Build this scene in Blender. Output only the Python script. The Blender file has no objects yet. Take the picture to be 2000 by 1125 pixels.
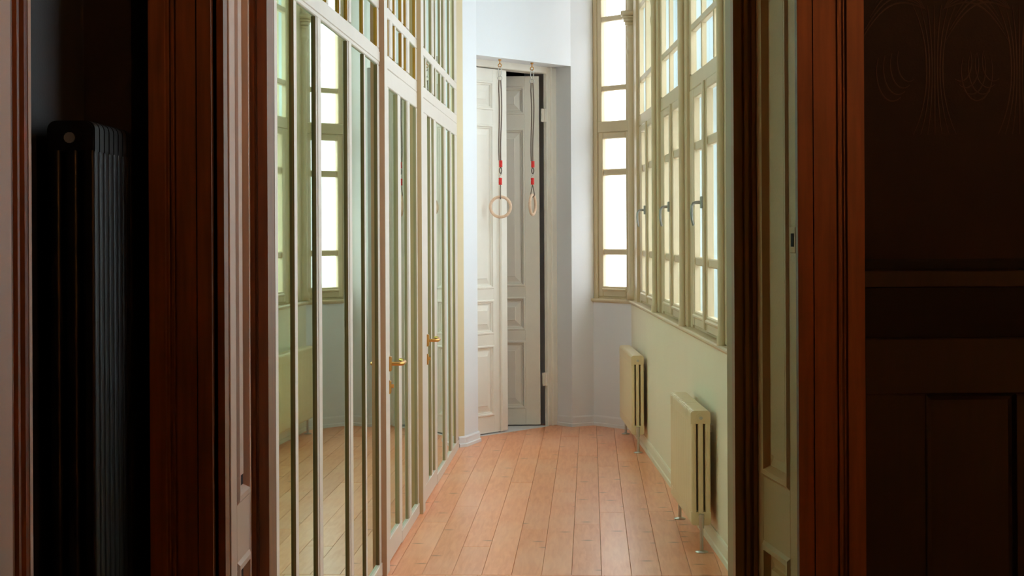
import bpy, math, random
from mathutils import Vector, Matrix
random.seed(7)
sc = bpy.context.scene
col = sc.collection
PI = math.pi

# ------------------------------------------------------------------ camera
cam_d = bpy.data.cameras.new('camera')
cam = bpy.data.objects.new('camera', cam_d)
col.objects.link(cam)
cam.location = (0, 0, 1.5)
cam.rotation_euler = (Matrix.Rotation(PI / 2, 3, 'X') @ Matrix.Rotation(-0.005, 3, 'Z')).to_euler()
cam_d.sensor_width = 36.0
cam_d.lens = 61.2
cam_d.shift_y = -0.05625
cam_d.clip_start = 0.02
sc.camera = cam

# ------------------------------------------------------------------ world, exposure
world = bpy.data.worlds.new('overcast_sky')
sc.world = world
world.use_nodes = True
wn, wl = world.node_tree.nodes, world.node_tree.links
bg = wn['Background']
wtc = wn.new('ShaderNodeTexCoord')
wsep = wn.new('ShaderNodeSeparateXYZ')
wl.new(wtc.outputs['Generated'], wsep.inputs[0])
wr = wn.new('ShaderNodeValToRGB')
wl.new(wsep.outputs['Z'], wr.inputs[0])
wr.color_ramp.elements[0].position = 0.0
wr.color_ramp.elements[0].color = (0.35, 0.36, 0.38, 1)
wr.color_ramp.elements[1].position = 0.75
wr.color_ramp.elements[1].color = (0.94, 0.945, 0.965, 1)
wl.new(wr.outputs[0], bg.inputs['Color'])
bg.inputs['Strength'].default_value = 6.7
sc.view_settings.view_transform = 'Standard'
sc.view_settings.look = 'None'
sc.view_settings.gamma = 1.0
sc.view_settings.use_curve_mapping = False
sc.view_settings.exposure = 0.55
sc.cycles.use_denoising = True
sc.cycles.max_bounces = 14
sc.cycles.diffuse_bounces = 8
sc.cycles.glossy_bounces = 6
sc.cycles.transparent_max_bounces = 16
sc.cycles.sample_clamp_indirect = 8.0

# ------------------------------------------------------------------ materials
def lin(c):
    def f(v):
        v /= 255.0
        return v / 12.92 if v <= 0.04045 else ((v + 0.055) / 1.055) ** 2.4
    return (f(c[0]), f(c[1]), f(c[2]), 1.0)

def base_mat(name):
    m = bpy.data.materials.new(name)
    m.use_nodes = True
    return m, m.node_tree.nodes, m.node_tree.links, m.node_tree.nodes['Principled BSDF']

def paint(name, rgb, rough=0.5, var=0.05, scale=9.0, bump=0.15):
    m, n, l, p = base_mat(name)
    tc = n.new('ShaderNodeTexCoord')
    nz = n.new('ShaderNodeTexNoise')
    nz.inputs['Scale'].default_value = scale
    nz.inputs['Detail'].default_value = 4.0
    l.new(tc.outputs['Object'], nz.inputs['Vector'])
    mx = n.new('ShaderNodeMix')
    mx.data_type = 'RGBA'
    c = lin(rgb)
    mx.inputs[6].default_value = tuple(v * (1 - var) for v in c[:3]) + (1,)
    mx.inputs[7].default_value = tuple(min(1, v * (1 + var)) for v in c[:3]) + (1,)
    l.new(nz.outputs['Fac'], mx.inputs[0])
    l.new(mx.outputs[2], p.inputs['Base Color'])
    p.inputs['Roughness'].default_value = rough
    if bump:
        nb = n.new('ShaderNodeTexNoise')
        nb.inputs['Scale'].default_value = 160.0
        l.new(tc.outputs['Object'], nb.inputs['Vector'])
        b = n.new('ShaderNodeBump')
        b.inputs['Strength'].default_value = bump
        b.inputs['Distance'].default_value = 0.002
        l.new(nb.outputs['Fac'], b.inputs['Height'])
        l.new(b.outputs[0], p.inputs['Normal'])
    return m

def wood(name, dark, light, rough=0.45, stretch=(14, 14, 0.9)):
    m, n, l, p = base_mat(name)
    tc = n.new('ShaderNodeTexCoord')
    mp = n.new('ShaderNodeMapping')
    mp.inputs['Scale'].default_value = stretch
    l.new(tc.outputs['Object'], mp.inputs[0])
    nz = n.new('ShaderNodeTexNoise')
    nz.inputs['Scale'].default_value = 4.0
    nz.inputs['Detail'].default_value = 8.0
    l.new(mp.outputs[0], nz.inputs['Vector'])
    r = n.new('ShaderNodeValToRGB')
    r.color_ramp.elements[0].position = 0.3
    r.color_ramp.elements[0].color = lin(dark)
    r.color_ramp.elements[1].position = 0.7
    r.color_ramp.elements[1].color = lin(light)
    l.new(nz.outputs['Fac'], r.inputs[0])
    l.new(r.outputs[0], p.inputs['Base Color'])
    p.inputs['Roughness'].default_value = rough
    return m

def plank_mat(name):
    m, n, l, p = base_mat(name)
    tc = n.new('ShaderNodeTexCoord')
    oi = n.new('ShaderNodeObjectInfo')
    # every board gets its own piece of grain
    off = n.new('ShaderNodeVectorMath'); off.operation = 'MULTIPLY_ADD'
    cmb = n.new('ShaderNodeCombineXYZ')
    for k in range(3):
        l.new(oi.outputs['Random'], cmb.inputs[k])
    off.inputs[1].default_value = (31.0, 17.0, 5.0)
    l.new(cmb.outputs[0], off.inputs[0])
    l.new(tc.outputs['Object'], off.inputs[2])
    mp = n.new('ShaderNodeMapping')
    mp.inputs['Scale'].default_value = (1.6, 16.0, 1.0)
    l.new(off.outputs[0], mp.inputs[0])
    g = n.new('ShaderNodeTexNoise')
    g.inputs['Scale'].default_value = 3.0
    g.inputs['Detail'].default_value = 7.0
    g.inputs['Distortion'].default_value = 0.6
    l.new(mp.outputs[0], g.inputs['Vector'])
    r = n.new('ShaderNodeValToRGB')
    r.color_ramp.elements[0].position = 0.25
    r.color_ramp.elements[0].color = lin((226, 136, 88))
    r.color_ramp.elements[1].position = 0.75
    r.color_ramp.elements[1].color = lin((248, 172, 126))
    l.new(g.outputs['Fac'], r.inputs[0])
    # large worn patches
    w = n.new('ShaderNodeTexNoise')
    w.inputs['Scale'].default_value = 1.3
    w.inputs['Detail'].default_value = 3.0
    l.new(off.outputs[0], w.inputs['Vector'])
    mx = n.new('ShaderNodeMix'); mx.data_type = 'RGBA'
    mr = n.new('ShaderNodeMapRange')
    mr.inputs[1].default_value = 0.45; mr.inputs[2].default_value = 0.75
    mr.inputs[3].default_value = 0.0; mr.inputs[4].default_value = 0.55
    l.new(w.outputs['Fac'], mr.inputs[0])
    l.new(mr.outputs[0], mx.inputs[0])
    l.new(r.outputs[0], mx.inputs[6])
    mx.inputs[7].default_value = lin((246, 192, 160))
    # knots: dark ovals stretched across the board
    mk = n.new('ShaderNodeMapping')
    mk.inputs['Scale'].default_value = (1.5, 0.8, 1.0)
    l.new(off.outputs[0], mk.inputs[0])
    v = n.new('ShaderNodeTexVoronoi')
    v.voronoi_dimensions = '2D'
    v.inputs['Scale'].default_value = 2.6
    l.new(mk.outputs[0], v.inputs['Vector'])
    kr = n.new('ShaderNodeMapRange')
    kr.inputs[1].default_value = 0.015; kr.inputs[2].default_value = 0.075
    kr.inputs[3].default_value = 0.75; kr.inputs[4].default_value = 0.0
    l.new(v.outputs['Distance'], kr.inputs[0])
    mx2 = n.new('ShaderNodeMix'); mx2.data_type = 'RGBA'
    l.new(kr.outputs[0], mx2.inputs[0])
    l.new(mx.outputs[2], mx2.inputs[6])
    mx2.inputs[7].default_value = lin((150, 84, 46))
    # per-board tone
    hs = n.new('ShaderNodeHueSaturation')
    tr = n.new('ShaderNodeMapRange')
    tr.inputs[3].default_value = 0.94; tr.inputs[4].default_value = 1.06
    l.new(oi.outputs['Random'], tr.inputs[0])
    l.new(tr.outputs[0], hs.inputs['Value'])
    l.new(mx2.outputs[2], hs.inputs['Color'])
    l.new(hs.outputs[0], p.inputs['Base Color'])
    p.inputs['Roughness'].default_value = 0.3
    b = n.new('ShaderNodeBump')
    b.inputs['Strength'].default_value = 0.12
    b.inputs['Distance'].default_value = 0.002
    l.new(g.outputs['Fac'], b.inputs['Height'])
    l.new(b.outputs[0], p.inputs['Normal'])
    return m

def metal(name, rgb, rough=0.3):
    m, n, l, p = base_mat(name)
    p.inputs['Base Color'].default_value = lin(rgb)
    p.inputs['Metallic'].default_value = 1.0
    p.inputs['Roughness'].default_value = rough
    return m

def plain(name, rgb, rough=0.5):
    m, n, l, p = base_mat(name)
    p.inputs['Base Color'].default_value = lin(rgb)
    p.inputs['Roughness'].default_value = rough
    return m

def window_glass(name):
    m = bpy.data.materials.new(name)
    m.use_nodes = True
    n, l = m.node_tree.nodes, m.node_tree.links
    n.clear()
    out = n.new('ShaderNodeOutputMaterial')
    t = n.new('ShaderNodeBsdfTransparent')
    t.inputs[0].default_value = (0.94, 0.98, 0.99, 1)
    g = n.new('ShaderNodeBsdfGlossy')
    g.inputs['Roughness'].default_value = 0.02
    f = n.new('ShaderNodeFresnel')
    f.inputs[0].default_value = 1.45
    pw = n.new('ShaderNodeMath'); pw.operation = 'MULTIPLY'; pw.inputs[1].default_value = 0.45
    mx = n.new('ShaderNodeMixShader')
    # only the entry face reflects (the sheet is not refracting)
    ge = n.new('ShaderNodeNewGeometry')
    iv = n.new('ShaderNodeMath'); iv.operation = 'SUBTRACT'; iv.inputs[0].default_value = 1.0
    l.new(ge.outputs['Backfacing'], iv.inputs[1])
    p2 = n.new('ShaderNodeMath'); p2.operation = 'MULTIPLY'
    l.new(f.outputs[0], pw.inputs[0])
    l.new(pw.outputs[0], p2.inputs[0])
    l.new(iv.outputs[0], p2.inputs[1])
    l.new(p2.outputs[0], mx.inputs[0])
    l.new(t.outputs[0], mx.inputs[1])
    l.new(g.outputs[0], mx.inputs[2])
    l.new(mx.outputs[0], out.inputs[0])
    return m

M = {}
M['partition'] = paint('partition_paint', (212, 197, 184), 0.42)
M['window_paint'] = paint('window_paint', (210, 191, 156), 0.42)
M['wall'] = paint('white_plaster', (226, 226, 229), 0.7, 0.02, 3.0, 0.25)
M['wall_low'] = paint('cream_plaster', (232, 225, 203), 0.7, 0.03, 3.0, 0.25)
M['door'] = paint('door_paint', (233, 226, 214), 0.42)
M['rad'] = paint('radiator_enamel', (226, 207, 168), 0.35, 0.02, 9, 0.0)
M['rad_black'] = paint('black_enamel', (5, 5, 5), 0.45, 0.02, 9, 0.0)
M['rad_black'].node_tree.nodes['Principled BSDF'].inputs['Specular IOR Level'].default_value = 0.2
M['brown'] = wood('brown_wood', (110, 62, 28), (138, 82, 40), 0.5)
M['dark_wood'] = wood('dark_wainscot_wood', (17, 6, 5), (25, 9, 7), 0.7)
M['lining'] = paint('lining_paint', (212, 178, 158), 0.5)
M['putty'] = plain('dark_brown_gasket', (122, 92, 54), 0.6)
M['putty_far'] = plain('tan_gasket', (176, 152, 118), 0.6)
M['post_shade'] = paint('tan_post_shade', (182, 140, 108), 0.5)  # shade on the camera-facing side of the near post, put into the colour
M['post_shade_far'] = paint('pale_tan_post_shade', (196, 168, 128), 0.5)  # same painted shade, paler for the farther post
M['nib_shade'] = paint('cream_corner_shade', (220, 200, 160), 0.5)  # shade of the camera-facing wall corner, put into the colour
M['lining_r'] = paint('ochre_lining_paint', (218, 178, 112), 0.5)
M['stop'] = paint('ochre_stop_paint', (176, 146, 96), 0.5)
M['box'] = paint('box_window_white', (186, 204, 210), 0.5, 0.02)
M['brown_lightened'] = wood('lightened_brown_wood', (164, 112, 70), (186, 132, 86), 0.5)  # brown wood lightened to stand in for light missing in the reveal
M['amber'] = wood('amber_wood', (176, 112, 30), (206, 146, 48), 0.45)
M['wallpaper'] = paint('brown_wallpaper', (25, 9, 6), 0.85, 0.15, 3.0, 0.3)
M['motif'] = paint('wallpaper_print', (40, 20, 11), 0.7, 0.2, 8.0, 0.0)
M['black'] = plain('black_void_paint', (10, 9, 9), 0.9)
M['side'] = paint('dark_room_plaster', (30, 24, 25), 0.6, 0.08, 4.0, 0.2)
M['brass'] = metal('brass', (214, 160, 92), 0.28)
M['steel'] = metal('steel', (196, 192, 186), 0.3)
M['gunmetal'] = metal('grey_handle_metal', (150, 146, 136), 0.35)
M['red'] = plain('red_plastic', (222, 38, 30), 0.35)
M['rope'] = paint('brown_rope', (112, 96, 84), 0.9, 0.35, 220.0, 0.6)
M['ringwood'] = wood('beech_ring', (214, 176, 146), (232, 200, 172), 0.35, (20, 20, 20))
M['plank'] = plank_mat('pine_floorboard')
M['joint'] = plain('dark_floor_joint', (84, 50, 30), 0.8)
M['threshold'] = paint('pale_threshold_stone', (214, 212, 212), 0.5)
M['outer'] = paint('outer_window_paint', (222, 200, 188), 0.5)
M['glass'] = window_glass('window_glass')
mm, mn, ml, mp_ = base_mat('green_mirror_glass')
mp_.inputs['Base Color'].default_value = (0.46, 0.73, 0.49, 1)
mp_.inputs['Metallic'].default_value = 1.0
mp_.inputs['Roughness'].default_value = 0.015
M['mirror'] = mm

# ------------------------------------------------------------------ mesh helpers
class MB:
    def __init__(self):
        self.v, self.f, self.mi, self.sm = [], [], [], []
    def add(self, vs, fs, mi=0, smooth=False):
        o = len(self.v)
        self.v += [tuple(q) for q in vs]
        for f in fs:
            self.f.append(tuple(i + o for i in f))
            self.mi.append(mi)
            self.sm.append(smooth)
        return self
    def box(self, x0, x1, y0, y1, z0, z1, mi=0):
        if x0 > x1: x0, x1 = x1, x0
        if y0 > y1: y0, y1 = y1, y0
        if z0 > z1: z0, z1 = z1, z0
        vs = [(x0, y0, z0), (x1, y0, z0), (x1, y1, z0), (x0, y1, z0), (x0, y0, z1), (x1, y0, z1), (x1, y1, z1), (x0, y1, z1)]
        fs = [(3, 2, 1, 0), (4, 5, 6, 7), (0, 1, 5, 4), (1, 2, 6, 5), (2, 3, 7, 6), (3, 0, 4, 7)]
        return self.add(vs, fs, mi)
    def bbox(self, x0, x1, y0, y1, z0, z1, b=0.003, mi=0):
        """box with its front (-y) edges chamfered"""
        b = min(b, (x1 - x0) * .45, (z1 - z0) * .45, (y1 - y0) * .9)
        vs = [(x0, y1, z0), (x1, y1, z0), (x1, y1, z1), (x0, y1, z1),
              (x0, y0 + b, z0), (x1, y0 + b, z0), (x1, y0 + b, z1), (x0, y0 + b, z1),
              (x0 + b, y0, z0 + b), (x1 - b, y0, z0 + b), (x1 - b, y0, z1 - b), (x0 + b, y0, z1 - b)]
        fs = [(3, 2, 1, 0), (8, 9, 10, 11)]
        for k in range(4):
            j = (k + 1) % 4
            fs.append((k, j, 4 + j, 4 + k))
            fs.append((4 + k, 4 + j, 8 + j, 8 + k))
        return self.add(vs, fs, mi)
    def prism(self, pts, z0, z1, mi=0):
        """vertical extrusion of a plan polygon"""
        a = sum(pts[i][0] * pts[(i + 1) % len(pts)][1] - pts[(i + 1) % len(pts)][0] * pts[i][1] for i in range(len(pts)))
        if a < 0: pts = pts[::-1]
        n = len(pts)
        vs = [(p[0], p[1], z0) for p in pts] + [(p[0], p[1], z1) for p in pts]
        fs = [tuple(range(n - 1, -1, -1)), tuple(range(n, 2 * n))]
        for i in range(n):
            j = (i + 1) % n
            fs.append((i, j, n + j, n + i))
        return self.add(vs, fs, mi)
    def xprism(self, prof, x0, x1, mi=0):
        """profile (y,z) extruded along x"""
        n = len(prof)
        a = sum(prof[i][0] * prof[(i + 1) % n][1] - prof[(i + 1) % n][0] * prof[i][1] for i in range(n))
        if a < 0: prof = prof[::-1]
        vs = [(x0, p[0], p[1]) for p in prof] + [(x1, p[0], p[1]) for p in prof]
        fs = [tuple(range(n - 1, -1, -1)), tuple(range(n, 2 * n))]
        for i in range(n):
            j = (i + 1) % n
            fs.append((i, j, n + j, n + i))
        return self.add(vs, fs, mi)
    def rings(self, x0, x1, z0, z1, prof, mi=0):
        """rectangular moulded panel: prof = [(inset, y), ...] closed by a flat field"""
        vs, fs = [], []
        for (i, y) in prof:
            vs += [(x0 + i, y, z0 + i), (x1 - i, y, z0 + i), (x1 - i, y, z1 - i), (x0 + i, y, z1 - i)]
        for k in range(len(prof) - 1):
            for j in range(4):
                a, b = k * 4 + j, k * 4 + (j + 1) % 4
                fs.append((a, b, b + 4, a + 4))
        t = (len(prof) - 1) * 4
        fs.append((t, t + 1, t + 2, t + 3))
        return self.add(vs, fs, mi)
    def tube(self, pts, r, n=10, mi=0, cap=True):
        pts = [Vector(p) for p in pts]
        rs = r if isinstance(r, (list, tuple)) else [r] * len(pts)
        vs, fs = [], []
        up = Vector((0.13, 0.31, 0.94)).normalized()
        prev = None
        for i, p in enumerate(pts):
            d = (pts[min(i + 1, len(pts) - 1)] - pts[max(i - 1, 0)]).normalized()
            if prev is None:
                a = d.cross(up)
                if a.length < 1e-3: a = d.cross(Vector((1, 0, 0)))
                a.normalize()
            else:
                a = (prev - d * prev.dot(d)).normalized()
            prev = a
            b = d.cross(a)
            for k in range(n):
                t = 2 * PI * k / n
                vs.append(p + (a * math.cos(t) + b * math.sin(t)) * rs[i])
        for i in range(len(pts) - 1):
            for k in range(n):
                j = (k + 1) % n
                fs.append((i * n + k, i * n + j, (i + 1) * n + j, (i + 1) * n + k))
        self.add(vs, fs, mi, True)
        if cap:
            self.add(vs[:n], [tuple(range(n - 1, -1, -1))], mi)
            self.add(vs[-n:], [tuple(range(n))], mi)
        return self
    def torus(self, c, R, r, ax=(1, 0, 0), up=(0, 0, 1), n=40, m=12, mi=0, sy=1.0):
        c, ax, up = Vector(c), Vector(ax).normalized(), Vector(up).normalized()
        e = up.cross(ax)
        vs, fs = [], []
        for i in range(n):
            t = 2 * PI * i / n
            d = e * math.cos(t) + up * math.sin(t) * sy
            cc = c + d * R
            dn = (e * math.cos(t) + up * math.sin(t)).normalized()
            for k in range(m):
                q = 2 * PI * k / m
                vs.append(cc + (dn * math.cos(q) + ax * math.sin(q)) * r)
        for i in range(n):
            for k in range(m):
                i2, k2 = (i + 1) % n, (k + 1) % m
                fs.append((i * m + k, i2 * m + k, i2 * m + k2, i * m + k2))
        return self.add(vs, fs, mi, True)
    def lathe(self, prof, c=(0, 0), n=20, mi=0, a0=0.0, a1=2 * PI):
        """profile (r,z) turned about a vertical axis at c"""
        vs, fs = [], []
        full = abs(a1 - a0 - 2 * PI) < 1e-6
        k_ = n if full else n + 1
        for (r, z) in prof:
            for k in range(k_):
                t = a0 + (a1 - a0) * k / n
                vs.append((c[0] + r * math.cos(t), c[1] + r * math.sin(t), z))
        for i in range(len(prof) - 1):
            for k in range(n):
                j = (k + 1) % k_
                fs.append((i * k_ + k, i * k_ + j, (i + 1) * k_ + j, (i + 1) * k_ + k))
        return self.add(vs, fs, mi, True)
    def mesh(self, name, mats):
        me = bpy.data.meshes.new(name)
        me.from_pydata(self.v, [], self.f)
        if not isinstance(mats, (list, tuple)): mats = [mats]
        for m in mats: me.materials.append(M[m])
        me.polygons.foreach_set('material_index', self.mi)
        me.polygons.foreach_set('use_smooth', self.sm)
        me.update()
        return me
    def build(self, name, mats, parent=None):
        return put(name, self.mesh(name, mats), parent)

def put(name, me, parent=None, loc=None, rz=0):
    o = bpy.data.objects.new(name, me)
    col.objects.link(o)
    if parent is not None: o.parent = parent
    if loc is not None: o.location = loc
    if rz: o.rotation_euler = (0, 0, rz)
    return o

def empty(name, loc=(0, 0, 0), rz=0, parent=None):
    o = put(name, None, parent, loc, rz)
    o.empty_display_size = 0.1
    return o

def tag(o, label, cat, kind=None, group=None):
    o['label'] = label
    o['category'] = cat
    if kind: o['kind'] = kind
    if group: o['group'] = group
    return o

def frame_from(a, b):
    """location and z rotation of a wall frame: x runs from a to b, -y faces the viewer's side"""
    return (a[0], a[1], 0.0), math.atan2(b[1] - a[1], b[0] - a[0])

# ------------------------------------------------------------------ plan of the place (metres)
TL = 0.0447                                   # the left partition leans right of straight ahead
def left_x(y): return -0.579 + (y - 7.634) * TL
def right_x(y): return 1.045 - 0.01176 * y
P_END0 = (-0.2475, 12.38)                     # end wall: left side of the door recess
P_END1 = (0.4535, 13.27)                      # end wall: right side of the recess
P_E = (0.622, 13.38)                          # end wall meets the bay
P_F = (right_x(13.05), 13.05)                 # bay meets the window wall
H = 3.72                                      # corridor ceiling

# ------------------------------------------------------------------ floor with separate boards
fl = MB()
fl.box(-1.2, 1.3, 4.25, 13.9, -0.06, -0.014)
floor = fl.build('floor', ['joint'])
tag(floor, 'orange pine board floor of the corridor', 'floor', 'structure')
fang = math.atan2(1.0, TL)
PW = 0.1306
plank_cache = {}
def plank(s0, s1, w, t0, name='plank'):
    """board: s along the corridor, t across it (0 at the partition)"""
    L, W = s1 - s0 - 0.0012, w - 0.0014
    key = (round(L, 3), round(W, 3))
    if key not in plank_cache:
        b = 0.0010
        mb = MB()
        vs = [(-L / 2, -W / 2, -0.014), (L / 2, -W / 2, -0.014), (L / 2, W / 2, -0.014), (-L / 2, W / 2, -0.014),
              (-L / 2, -W / 2, -b), (L / 2, -W / 2, -b), (L / 2, W / 2, -b), (-L / 2, W / 2, -b),
              (-L / 2 + b, -W / 2 + b, 0), (L / 2 - b, -W / 2 + b, 0), (L / 2 - b, W / 2 - b, 0), (-L / 2 + b, W / 2 - b, 0)]
        fs = [(8, 9, 10, 11)]
        for k in range(4):
            j = (k + 1) % 4
            fs += [(k, j, 4 + j, 4 + k), (4 + k, 4 + j, 8 + j, 8 + k)]
        mb.add(vs, fs)
        plank_cache[key] = mb.mesh('plank', ['plank'])
    sc_ = (s0 + s1) / 2
    tc_ = t0 + w / 2
    ux, uy = math.cos(fang), math.sin(fang)
    px, py = -0.579 + ux * sc_ + uy * tc_, 7.634 + uy * sc_ - ux * tc_
    o = put(name, plank_cache[key], floor, (px, py, random.uniform(-0.0006, 0.0004)), fang)
    return o
# joints start where the photo shows them: boards end on a cross line at y = 7.6
T0 = 0.4405 - 4 * PW                          # a strong joint lies 0.4405 m from the partition
cuts = {}
for i in range(-1, 14):
    t = T0 + i * PW
    if t > 1.62: break
    segs = [(-0.03, None)]
    s = -0.03
    cut = [s]
    rnd = random.Random(40 + i)
    first = True
    while s < 5.9:
        s += rnd.choice([1.35, 1.8, 2.25, 2.7]) if not first else rnd.uniform(0.6, 2.6)
        first = False
        cut.append(min(s, 6.05))
    if i == 9: cut = [-0.03, 3.69, 6.05]
    if i == 10: cut = [-0.03, 1.7, 3.69, 6.05]
    if cut[-1] < 6.05: cut.append(6.05)
    for a, b in zip(cut[:-1], cut[1:]):
        if b - a > 0.05: plank(a, b, PW, t)
# boards nearer than the cross joint
for i in range(-2, 14):
    t = T0 + i * PW * 1.06 - 0.05
    if t > 1.62: break
    plank(-3.25, -0.034, PW * 1.06, t)

# ------------------------------------------------------------------ glazed partition on the left
PROT = 0.008
def s_of(y): return (y - 4.5) * 1.001
part_loc, part_rz = (left_x(4.5), 4.5, 0.0), math.atan2(1.0, TL)
gp = empty('glazed_partition', part_loc, part_rz)
tag(gp, 'tall white framed glass partition with green mirroring panes along the corridor', 'partition', 'structure')
pane_cache = {}
def pane_obj(parent, x0, x1, z0, z1, y=0.0, mat='mirror', name='pane', th=0.004):
    w, h = round(x1 - x0, 3), round(z1 - z0, 3)
    key = (w, h, mat, th)
    if key not in pane_cache:
        pane_cache[key] = MB().box(-w / 2, w / 2, 0, th, -h / 2, h / 2).mesh(name, [mat])
    return put(name, pane_cache[key], parent, ((x0 + x1) / 2, y, (z0 + z1) / 2))
def member(parent, name, x0, x1, z0, z1, y0=-PROT, y1=0.03, mat='partition', b=0.003):
    return MB().bbox(x0, x1, y0, y1, z0, z1, b).build(name, [mat], parent)
def putty(parent, x, z0, z1, mat, p=PROT):
    """dark gasket bedded against the near side of a member"""
    return MB().box(x - 0.0025, x - 0.0003, -p * 0.93, 0.0, z0, z1).build('glazing_strip', [mat], parent)
def glaze(parent, xs, z0, z1, x_lo, x_hi, strip, y0=-PROT, pane_mat='mirror', mat='partition', top_gap=True):
    """panes xs = [(a,b)...]; the members between them, each a part of its own"""
    edges = [x_lo] + [v for p in xs for v in p] + [x_hi]
    for k in range(0, len(edges), 2):
        a, b = edges[k], edges[k + 1]
        if b - a < 0.004: continue
        nm = 'stile' if (k == 0 or k == len(edges) - 2) else ('glazing_bar' if b - a < 0.08 else 'mullion')
        o = member(parent, nm, a, b, z0, z1, y0 if nm != 'glazing_bar' else y0 + 0.001, 0.03, mat)
        if b - a > 0.09 and nm == 'mullion':        # moulded double edge
            MB().bbox(a + 0.022, b - 0.022, y0 - 0.004, y0, z0, z1, 0.002).build('bead', [mat], o)
        if strip and k > 0:
            putty(o, a, z0 + 0.002, z1 - 0.002, strip, -y0)
    for (a, b) in xs:
        pane_obj(parent, a - 0.004, b + 0.004, z0 - 0.004, z1 + 0.004, 0.0, pane_mat)
ZS0, ZS1, ZU0, ZU1 = 2.295, 2.465, 2.515, 3.56
# section A (nearest)
A = [(0.26, 0.55), (0.60, 0.884), (0.94, 1.314), (1.424, 2.072), (2.184, 2.56), (2.61, 3.0)]
glaze(gp, A, 0.06, 2.22, 0.06, 3.074, 'putty')
SA = [(0.26, 0.55), (0.60, 0.884), (0.94, 1.314), (1.424, 1.56), (1.62, 1.87), (1.91, 2.085), (2.184, 2.54), (2.58, 3.0)]
glaze(gp, SA, ZS0, ZS1, 0.06, 3.074, 'amber')
glaze(gp, SA, ZU0, ZU1, 0.06, 3.074, 'amber')
member(gp, 'bottom_rail', 0.06, 3.074, 0.0, 0.06, -PROT - 0.004)
member(gp, 'rail', 0.06, 3.074, 2.22, ZS0, -PROT)
MB().bbox(0.06, 3.074, -PROT - 0.003, -PROT, 2.235, 2.28, 0.002).build('rail_bead', ['partition'], gp)
member(gp, 'rail', 0.06, 3.074, ZS1, ZU0)
# section B and C fixed lights
B = [(3.92, 4.208), (4.336, 4.673)]
glaze(gp, B, 0.06, 2.15, 3.875, 4.727, 'putty_far')
SB = [(3.26, 3.44), (3.58, 3.69), (3.75, 3.984), (4.07, 4.19), (4.336, 4.655)]
glaze(gp, SB, ZS0, ZS1, 3.19, 4.727, 'amber')
glaze(gp, SB, ZU0, ZU1, 3.19, 4.727, 'amber')
member(gp, 'bottom_rail', 3.875, 4.727, 0.0, 0.06, -PROT - 0.004)
member(gp, 'rail', 3.19, 4.727, 2.235, ZS0)
member(gp, 'rail', 3.875, 4.727, 2.15, 2.235)
member(gp, 'rail', 3.19, 4.727, ZS1, ZU0)
C = [(5.864, 6.414), (6.553, 6.883), (6.983, 7.29)]
glaze(gp, C, 0.06, 2.15, 5.80, 7.50, 'putty_far')
SC = [(5.12, 5.22), (5.287, 5.59), (5.72, 5.84), (5.91, 6.19), (6.267, 6.43), (6.565, 6.88), (6.94, 7.29)]
glaze(gp, SC, ZS0, ZS1, 4.85, 7.50, 'putty_far')
glaze(gp, SC, ZU0, ZU1, 4.85, 7.50, 'putty_far')
member(gp, 'bottom_rail', 5.80, 7.50, 0.0, 0.06, -PROT - 0.004)
member(gp, 'rail', 4.85, 7.50, 2.235, ZS0)
member(gp, 'rail', 5.80, 7.50, 2.15, 2.235)
member(gp, 'rail', 4.85, 7.50, ZS1, ZU0)
member(gp, 'top_rail', 0.0, 7.56, ZU1, H, -0.012)
for a, b, pe in ((3.074, 3.19, 'post_shade'), (4.727, 4.85, 'post_shade_far')):
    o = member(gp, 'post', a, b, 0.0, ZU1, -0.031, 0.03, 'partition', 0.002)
    MB().box(a - 0.003, a - 0.0003, -0.0305, -0.001, 0.0, ZU1).build('shade_strip', [pe], o)  # tan strip paints the shade on the post's near side
member(gp, 'post', -0.02, 0.06, 0.0, ZU1, -0.012)

def partition_door(name, label, x0, x1, panes, z_bot, z_top, hx, hz):
    d = empty(name, part_loc, part_rz)
    tag(d, label, 'door', 'structure')
    # slim leaf: stiles, rails, bars, panes
    glaze(d, panes, z_bot, z_top, x0, x1, 'putty_far', -0.011)
    member(d, 'bottom_rail', x0, x1, 0.006, z_bot, -0.011)
    member(d, 'top_rail', x0, x1, z_top, 2.231, -0.011)
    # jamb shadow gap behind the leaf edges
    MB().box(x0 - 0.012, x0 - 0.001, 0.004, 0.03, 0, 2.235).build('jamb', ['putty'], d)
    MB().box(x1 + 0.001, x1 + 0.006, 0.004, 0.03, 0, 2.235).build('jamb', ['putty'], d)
    h = empty('lever_handle', (hx, -0.011, hz), 0, d)
    MB().bbox(-0.017, 0.017, -0.012, 0.0, -0.033, 0.033, 0.004).build('rosette', ['brass'], h)
    MB().tube([(0, -0.01, 0), (0, -0.045, 0), (0.006, -0.054, 0), (0.02, -0.058, 0), (0.1, -0.058, 0.0), (0.118, -0.052, 0.004), (0.135, -0.035, 0.008)],
              [0.009, 0.009, 0.0095, 0.010, 0.010, 0.0095, 0.009], 12).build('lever', ['brass'], h)
    k = empty('key_escutcheon', (hx, -0.011, hz - 0.105), 0, d)
    MB().bbox(-0.015, 0.015, -0.009, 0.0, -0.03, 0.03, 0.004).build('plate', ['brass'], k)
    MB().tube([(0, -0.008, 0.004), (0, -0.02, 0.004)], 0.009, 12).build('cylinder', ['brass'], k)
    return d
partition_door('door_2', 'white glass door with brass lever, nearer of the two in the partition', 3.205, 3.87,
               [(3.396, 3.77)], 0.11, 2.15, 3.372, 0.90)
partition_door('door_3', 'white glass door with brass lever, farther of the two in the partition', 4.865, 5.795,
               [(5.265, 5.455), (5.53, 5.68)], 0.10, 2.15, 5.20, 0.89)

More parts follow.
